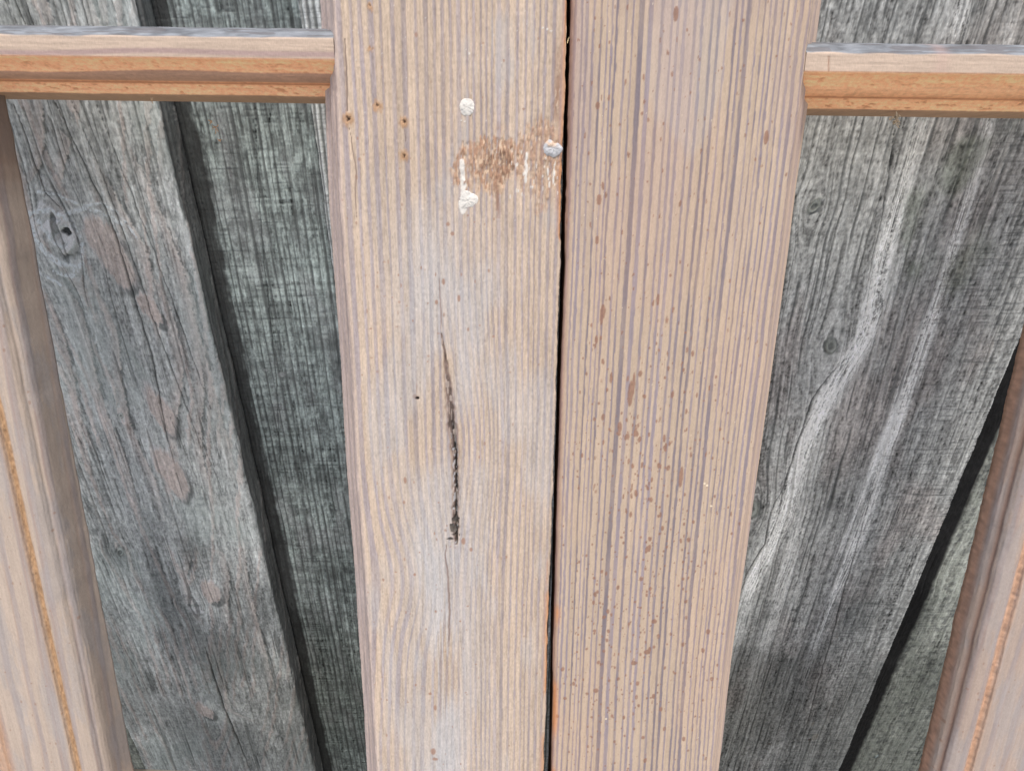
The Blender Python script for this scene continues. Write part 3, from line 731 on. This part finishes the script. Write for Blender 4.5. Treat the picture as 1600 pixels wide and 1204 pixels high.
stR = sweep('stile', stile_section(eR0(0), eR1(0), 'R'), .36, vS, SO, SX, SV, SN, paint_stileR, M_strip, right_frame, stile_warp(eR0, eR1, eR0(0), eR1(0), 70))
tag(stR, 'right meeting stile with even purple and beige stripes and rusty speckles')

# ---- horizontal glazing bars: section runs down the picture; swept along X
def hbar_section(fh):
    """a = down (mm) from the top arris of the front face, d = depth"""
    up = [(-7.0, TH, 6), (-7.0, 16, 1.0), (-6.6, 14.0, .5), (-4.8, 7.0, .4), (-1.0, 1.6, .4), (-.3, .9, .4)]
    lo = [(fh - .2, .8, .4), (fh + .4, 1.6, .4), (fh + .9, 3.2, .4), (fh + 2.2, 5.4, .4), (fh + 4.2, 7.8, .4), (fh + 5.6, 9.0, .4), (fh + 6.6, 10.6, .4), (fh + 7.3, 12.6, .35), (fh + 7.5, 13.8, .35), (fh + 8.2, 15.5, .35),
          (fh + 10.0, 18.0, .35), (fh + 11.8, 19.6, .35), (fh + 12.4, 20.4, .4), (fh + 12.9, 24.0, .6), (fh + 12.9, TH, 6)]
    return up + lo
def make_paint_bar(side, fh, seed):
    def paint(a, v, d, s):        # a = down, v = along x
        f1, f2, f3 = vn(a / .33, v / 7, seed), vn(a / .8, v / 20, seed + 1), fbm(a / .5, v / 1.4, seed + 2, 2)
        tone = 1 + .12 * (f1 - .5) + .16 * (f2 - .5) + .16 * (f3 - .5)
        col = np.array([.50, .39, .30])[None, None] * tone[..., None]
        # weathered top bevel
        tb = sst(-.2, -1.0, a + .8 * (vn(v / 11, v * 0, seed + 3) - .5)); wn = fbm(a / 1.3, v / 6, seed + 4, 3)
        grey = np.array([.20, .215, .23])[None, None] * (.45 + 1.1 * wn[..., None]); grey = mixc(grey, sst(.62, .7, vn(a / .7, v / 12, seed + 5)) * .6, np.array([.13, .12, .12]))
        col = col * (1 - tb[..., None]) + grey * tb[..., None]
        # wavy latewood along the lower front face
        wv = .9 * np.sin(v / 34 + seed) + 1.3 * (vn(v / 40, v * 0, seed + 6) - .5)
        if side == 'L':
            m = np.exp(-((a - (fh - 1.9 + wv)) / 1.15) ** 4) * (a > 1); col = mixc(col, m * .85, np.array([.33, .235, .215])[None, None] * tone[..., None])
        else:
            m = np.exp(-((v - S(1475, 100)[0]) / 3) ** 2) * .3; col = mixc(col, m, np.array([.5, .33, .28]))
        ora = sst(fh - .6, fh + .3, a)
        f4 = fbm(a / .6, v / 9, seed + 12, 3)
        oc = ORANGE[None, None] * (.78 + .28 * f3[..., None] + .30 * f4[..., None]) * tone[..., None]
        if side == 'R': oc = oc * np.array([1.0, 1.02, .98])
        col = col * (1 - ora[..., None]) + oc * ora[..., None]
        # hard brown round in the middle of the moulding
        k = .85 if side == 'L' else .35
        m = sst(fh + 4.0 + wv * .8, fh + 4.8 + wv * .8, a) * (1 - sst(fh + 7.2, fh + 7.7, a))
        bc = np.array([.36, .235, .17]) if side == 'L' else np.array([.55, .33, .18])
        col = mixc(col, m * k, bc[None, None] * tone[..., None])
        col = mixc(col, np.exp(-((a - fh - 7.9) / .45) ** 2) * .75, np.array([.34, .14, .06]))
        m = sst(fh + 11.9, fh + 12.3, a); col = mixc(col, m * .9, np.array([.34, .235, .15])[None, None] * tone[..., None])
        fz = sst(fh + 8, fh + 8.6, a) * (1 - sst(fh + 11.5, fh + 12.2, a)) + .6 * sst(fh + .6, fh + 1.2, a) * (1 - sst(fh + 4, fh + 4.8, a))
        pit = sst(.64, .76, fbm(a / .8, v / 3.2, seed + 8, 3)) * fz
        col = mixc(col, pit * .55, np.array([.35, .16, .07]))
        h = .08 * (f1 - .5) + .1 * (f2 - .5) + .10 * (f3 - .5) + fz * .55 * (fbm(a / .8, v / 1.3, seed + 9, 3) - .5) - pit * .4 + .25 * (vn(v / 8, v * 0, seed + 10) - .5) * sst(fh + 11, fh + 12, a)
        if side == 'R':
            cv = S(1296, 110)[0]; m = np.exp(-((v - cv - .12 * (a - 4) ** 1) / .3) ** 2) * (a > .8) * (a < fh); col = mixc(col, m * .7, np.array([.3, .15, .09])); h = h - .3 * m
        return col, h
    return paint
def hbar(frame, x_from, x_to, pl, pr, side, seed):
    """pl, pr: photo points (x, y_top_arris, y_bottom_arris) of the front face at both ends"""
    (xa, ya), (xb, yb) = S(pl[0], pl[1], 1.0), S(pr[0], pr[1], 1.0)
    fh = abs(S(pl[0], pl[2], 1.0)[1] - ya)
    sl = (yb - ya) / (xb - xa)
    print('bar', side, 'front', fh, 'slope', sl)
    O = SO + SX * 0 + SV * ((ya - sl * xa) / 1000) - SN * .0007
    vs = np.arange(x_from, x_to, .45)
    ax = nrm(SX + SV * sl)
    o = sweep('glazing_bar', hbar_section(fh), .4, vs, O, SV, ax, SN, make_paint_bar(side, fh, seed), M_strip, frame)
    return o
y_b = S(800, 1300)[1]
xl0 = S(-150, 100)[0]; xr1 = S(1760, 100)[0]
bL = hbar(left_frame, xl0, eL0(S(0, 100)[1]) - .5, (100, 57, 88), (520, 62, 92), 'L', 700)
tag(bL, 'horizontal glazing bar with a bluish grey weathered top and orange moulded underside')
bR = hbar(right_frame, eR1(S(0, 110)[1]) + .9, xr1, (1270, 84, 112), (1590, 88, 116), 'R', 740)
tag(bR, 'horizontal glazing bar with a pale face and plain orange moulded underside')

# ---- vertical glazing bars near both picture edges
def make_paint_vbar(side, f0, f1_, seed):
    def paint(a, v, d, s):
        # distance from the moulded arris into the opening, positive towards the pane
        t = (a - f1_) if side == 'L' else (f0 - a)
        g = t * 1.0 + d * .75       # unrolled coordinate
        g = np.where(t < 0, t, g)
        q = g + .030 * v * (1 if side == 'L' else -.6) + 4.2 * (fbm(g / 60, v / 75, seed, 3) - .5) + .7 * (vn(g / 9, v / 16, seed + 1) - .5)
        late, ph, rr = rings(q, tabM, .07)
        F1, F2, F3 = fibres(a + d, v, seed + 10)
        tone = 1 + .08 * (F1 - .5) + .12 * (F2 - .5) + .10 * (F3 - .5)
        base = np.array([.465, .375, .30]) if side == 'L' else np.array([.41, .32, .26])
        col = base[None, None] * tone[..., None] * (.88 + .22 * rr[..., None])
        col = mixc(col, late * .55 * (.6 + .7 * fbm(g / 3, v / 14, seed + 5, 3)), np.array([.28, .24, .235])[None, None] * tone[..., None])
        col = mixc(col, np.exp(-((ph - (1 - .34)) / .05) ** 2) * .35, np.array([.34, .22, .17]))
        wt = sst(.48, .70, fbm(g / 9, v / 40, seed + 31, 4) + .3 * (fbm(g / .9, v / 6, seed + 33, 3) - .5)); col = mixc(col, wt * .45, np.array([.34, .315, .30])[None, None] * tone[..., None])
        br = np.zeros_like(a); r = np.random.RandomState(seed)
        for _ in range(170):
            splat(br, a, v, a.min() + (a.max() - a.min()) * r.rand(), sv0 + (sv1 - sv0) * r.rand(), .25 + .3 * r.rand(), .4 + .9 * r.rand(), 0, .6)
        col = mixc(col, br, RUST)
        h = late * .12 + .14 * (F1 - .5) + .14 * (F3 - .5) - wt * .08
        fz = fbm((a + d) / .7, v / 2.2, seed + 20, 3)
        # fuzzy quirk at the arris
        qm = np.exp(-((t - 1.6) / 1.7) ** 2) * (d < 8)
        gc = np.array([.40, .245, .13]) if side == 'L' else np.array([.58, .33, .19])
        col = mixc(col, np.clip(qm * 1.15, 0, 1) * (.95 if side == 'L' else .7), gc[None, None] * (.55 + .9 * fz[..., None])); h = h + qm * (fz - .5) * .7
        if side == 'L':
            ol = a - f0
            m = np.exp(-(np.clip(ol, 0, 99) / 2.5) ** 2) * (d < 5); col = mixc(col, m * .5, np.array([.50, .27, .15])[None, None] * (.6 + .8 * fz[..., None]))
            m = sst(S(0, 330)[1], S(0, 250)[1], v + 4 * vn(a / 4, v / 4, 9)) * sst(6, 9, t + d); col = mixc(col, m * .7, np.array([.20, .13, .09]))
        else:
            m = sst(10, 13, d); col = mixc(col, m * .85, np.array([.46, .27, .18])[None, None] * (.6 + .8 * fz[..., None]))
            m2 = np.exp(-((d - 6.6) / 1.0) ** 2); col = mixc(col, m2 * .8, np.array([.16, .09, .065])); h = h + m * (fz - .5) * .4
            m3 = np.exp(-((d - 30) / .5) ** 2) * sst(.5, .7, vn(v / 14, v * 0, 4)); col = mixc(col, m3, np.array([.6, .5, .38]))
        return col, h
    return paint
VM = [(0, 0), (.3, 1.2), (1.6, 2.4), (3.0, 2.2), (3.6, 1.4), (6.0, 1.5), (9.0, 2.2), (11.2, 3.6), (12.2, 5.4), (12.4, 6.6), (13.6, 7.4), (14.6, 9.0), (15.0, 11.0)]
def vbar(frame, f0, f1_, side, seed, th=28.0):
    pts = [(f0 - 15.0, th, 3.0)] + [(f0 - t, dd, .5) for t, dd in VM[::-1]] + [(f1_ + t, dd, .5) for t, dd in VM[:-1]] + [(f1_ + 15.0, 11.0, 1.0)] + [(f1_ + 15.0, th, 6)]
    vs = vrange(sv0, sv1, .5, 70, 1.5, 500)
    def warp(a, v, d):
        wob = .5 * (vn(v / 10, v * 0, seed) - .5) + .5 * (vn(v / 26, v * 0, seed + 1) - .5)
        return a + wob
    return sweep('glazing_bar', pts, .5, vs, SO - SN * .001, SX, SV, SN, make_paint_vbar(side, f0, f1_, seed), M_strip, frame, warp)
lf1 = S(98, 1204)[0] + 6.0; lf0 = S(16, 1204)[0]
rf0 = S(1530, 1204)[0] - 3
print('vbars', lf0, lf1, rf0, S(0, 784)[0])
vL = vbar(left_frame, lf0, lf1, 'L', 800); tag(vL, 'vertical glazing bar with a fuzzy orange groove and wavy purple bands')
vR = vbar(right_frame, rf0, rf0 + (lf1 - lf0), 'R', 840, 20.0); tag(vR, 'vertical glazing bar with a rusty brown inner edge')

def blocker_rail(frame, x0, x1, seed):  # unseen rail, added to keep bounce and low sky off the lower fence
    y0 = S(800, 1275)[1] + 32
    pts = [(y0 - 12, TH, 8), (y0 - 12, 20, 2), (y0 - 6, 9, 2), (y0, .8, 1), (y0 + .5, .6, 2), (y0 + 110, .6, 2), (y0 + 110, TH, 8)]
    vs = np.arange(x0, x1, 1.2)
    def paint(a, v, d, s):
        late, ph, rr = rings(a + 3 * fbm(a / 50, v / 80, seed, 2), tabM, .1)
        col = np.ones_like(a)[..., None] * EARLY[None, None]; return mixc(col, late * .8, LATE), late * .1
    o = sweep('blocker_rail', pts, 2, vs, SO - SN * .0006, SV, SX, SN, paint, M_strip, frame); return o
blocker_rail(left_frame, xl0, eL0(y_b) + 2, 860); blocker_rail(right_frame, eR1(y_b) - 2, xr1, 870)

# ---- filler in the old screw holes
def blob(name, outline, hmax, col, parent, label, seed, dep=0.0, tint=None):
    """outline in photo points; low domed lump lying on the stile face"""
    P = np.array([S(*p) for p in outline]); c = P.mean(0)
    n = 64; ang = np.linspace(0, 2 * np.pi, len(P), endpoint=False)
    ctrl_t = np.arctan2(P[:, 1] - c[1], P[:, 0] - c[0]); rad = np.hypot(P[:, 0] - c[0], P[:, 1] - c[1]); o = np.argsort(ctrl_t)
    ct, rd = ctrl_t[o], rad[o]; ct = np.concatenate([ct - 2 * np.pi, ct, ct + 2 * np.pi]); rd = np.tile(rd, 3)
    th = np.linspace(-np.pi, np.pi, n, endpoint=False); R_ = np.interp(th, ct, rd) * (1 + .07 * (vn(th * 5 + 20, th * 0, seed) - .5))
    ks = [1.04, 1.0, .94, .85, .7, .55, .4, .25, .12]
    co, cc = [], []
    for i, k in enumerate(ks):
        x = c[0] + np.cos(th) * R_ * k; y = c[1] + np.sin(th) * R_ * k
        z = hmax * (1 - min(1, k) ** 3.0) * (.75 + .5 * vn(x * .9, y * .9, seed + 1)) + .35 * (vn(x * 2, y * 2, seed + 2) - .3) * (k < 1) + (-.5 if k > 1 else 0.12)
        co.append(SO + (np.outer(x, SX) + np.outer(y, SV) + np.outer(z, SN)) / 1000)
        t = vn(x * .8, y * .8, seed + 3)[:, None]
        cb = np.asarray(col)[None] * (.82 + .3 * t)
        if tint is not None:
            mm_ = (sst(.45, .75, vn(x * .55, y * .55, seed + 4)) * sst(.1, -1.2, y - c[1]))[:, None]; cb = cb * (1 - mm_) + np.asarray(tint)[None] * mm_
        cc.append(cb)
    co.append((SO + SX * c[0] / 1000 + SV * c[1] / 1000 + SN * (hmax * .9) / 1000)[None]); cc.append(np.asarray(col)[None])
    co = np.vstack(co); cc = np.vstack(cc); f = []
    for i in range(len(ks) - 1):
        for j in range(n):
            j2 = (j + 1) % n; f.append((i * n + j, i * n + j2, (i + 1) * n + j2, (i + 1) * n + j))
    last = len(co) - 1
    for j in range(n): f.append(((len(ks) - 1) * n + j, (len(ks) - 1) * n + (j + 1) % n, last))
    f = [t[::-1] for t in f]
    ob = mesh_obj(name, co, f, cc, M_fill, parent)
    # sub-part: parent is itself parented
    ob.location = -(Vector(parent.location) + Vector(parent.parent.location)) if parent.parent else -parent.location
    if label: tag(ob, label)
    return ob
blob('filler_spot', [(719, 161), (724, 155), (732, 154), (739, 158), (741, 168), (739, 176), (732, 181), (724, 180), (719, 172)], .5, PUTTY, stL, 'round white filler spot with a brown upper rim', 901, tint=(.55, .40, .28))
blob('filler_spot', [(720, 302), (728, 298), (737, 302), (746, 307), (747, 313), (742, 321), (733, 323), (724, 326), (719, 330), (718, 312)], .4, PUTTY * 1.02, stL, 'ragged white filler patch with a paint streak above it', 903)
blob('filler_spot', [(853, 222), (858, 218), (866, 224), (875, 226), (879, 231), (876, 238), (868, 245), (858, 244), (850, 238), (849, 230)], .9, (.50, .50, .50), stL, 'grey domed filler plug at the edge by the gap', 905, tint=(.60, .45, .33))

# ---- shavings and lint hanging in the openings
def shaving(pts, r, col, label, group, dep, jitter, seed, plane):
    rr = np.random.RandomState(seed); V_, F_, C_ = [], [], []
    O, N = (SO - SN * dep / 1000, SN) if plane == 'S' else (FO - FN * dep / 1000, FN)
    ctr = hit(*np.mean(np.array(pts).reshape(-1, 2), 0), O, N)
    root = empty('wood_shaving', ctr) if False else None
    for (x0, y0, x1, y1) in [p for p in pts]:
        p0_, p1_ = hit(x0, y0, O, N), hit(x1, y1, O, N)
        k = 7; path = [p0_ + (p1_ - p0_) * t + N * (math.sin(t * 5 + rr.rand() * 3) * jitter) + rr.randn(3) * jitter * .25 for t in np.linspace(0, 1, k)]
        b = len(V_)
        for i, p in enumerate(path):
            tg = nrm(path[min(i + 1, k - 1)] - path[max(i - 1, 0)]); s1 = nrm(np.cross(tg, N)); s2 = np.cross(tg, s1)
            rad = r * (.45 + .55 * math.sin(math.pi * (i + .5) / k))
            for j in range(6):
                an = j * math.pi / 3; V_.append(p + (s1 * math.cos(an) + s2 * .5 * math.sin(an)) * rad); C_.append(np.asarray(col) * (.8 + .4 * rr.rand()))
        for i in range(k - 1):
            for j in range(6): F_.append((b + i * 6 + j, b + i * 6 + (j + 1) % 6, b + (i + 1) * 6 + (j + 1) % 6, b + (i + 1) * 6 + j))
        F_.append(tuple(b + j for j in range(6))); F_.append(tuple(b + (k - 1) * 6 + j for j in range(5, -1, -1)))
    o = mesh_obj('wood_shaving', np.array(V_) - ctr[None], F_, np.array(C_), M_dust)
    o.location = Vector(ctr); tag(o, label, 'wood shaving', group)
    return o
SH = 'wood shavings caught in spider silk'
TAN = (.52, .36, .22)
_r = np.random.RandomState(6); _s = [(1401, 173, 1402, 183), (1400, 178, 1402, 191)]
for _ in range(24):
    _x, _y, _a = 1401 + 3.2 * _r.randn(), 186 + 4 * _r.randn(), _r.rand() * 3.1; _s.append((_x, _y, _x + 4 * math.cos(_a), _y + 4 * math.sin(_a)))
shaving(_s, .00028, (.62, .50, .34), 'fluffy pale shaving hanging under the right horizontal bar', SH, 21, .0006, 1, 'S')
shaving([(333, 195, 341, 206), (332, 201, 343, 196), (338, 200, 336, 210)], .00022, (.55, .33, .18), 'orange curl of shaving in the left opening above the smallest one', SH, 36, .0008, 2, 'S')
shaving([(326, 188, 332, 192), (328, 194, 331, 188)], .0003, (.55, .33, .18), 'orange shaving in the left opening closest to the horizontal bar', SH, 36, .0004, 3, 'S')
shaving([(340, 217, 345, 222), (341, 221, 346, 218)], .00025, (.55, .33, .18), 'lowest small orange shaving in the left opening', SH, 36, .0004, 4, 'S')
shaving([(236, 152, 238, 162), (239, 153, 236, 158)], .00028, TAN, 'short tan shaving hanging from the left horizontal bar', SH, 21, .0003, 5, 'S')
shaving([(889, 58, 886, 68)], .00018, (.7, .55, .3), 'tiny pale splinter bridging the gap between both frames', SH, 0, .0002, 6, 'S')

# ---- the ground the frames stand on (below the picture)
def ground():
    n = 60; x = np.linspace(-6, 6, n); y = np.linspace(-8, 1.5, n); X, Y = np.meshgrid(x, y)
    co = np.stack([X, Y, 0.01 * (vn(X * 3, Y * 3, 5) - .5)], -1).reshape(-1, 3)
    col = np.array([.46, .44, .40])[None] * (.8 + .4 * vn(X * 4, Y * 4, 6).reshape(-1, 1))
    i = np.arange(n - 1)[:, None] * n; j = np.arange(n - 1)[None]
    f = np.stack([i + j, i + j + 1, i + n + j + 1, i + n + j], -1).reshape(-1, 4)
    o = mesh_obj('ground', co, f, col, M_dust); tag(o, kind='structure')
ground()
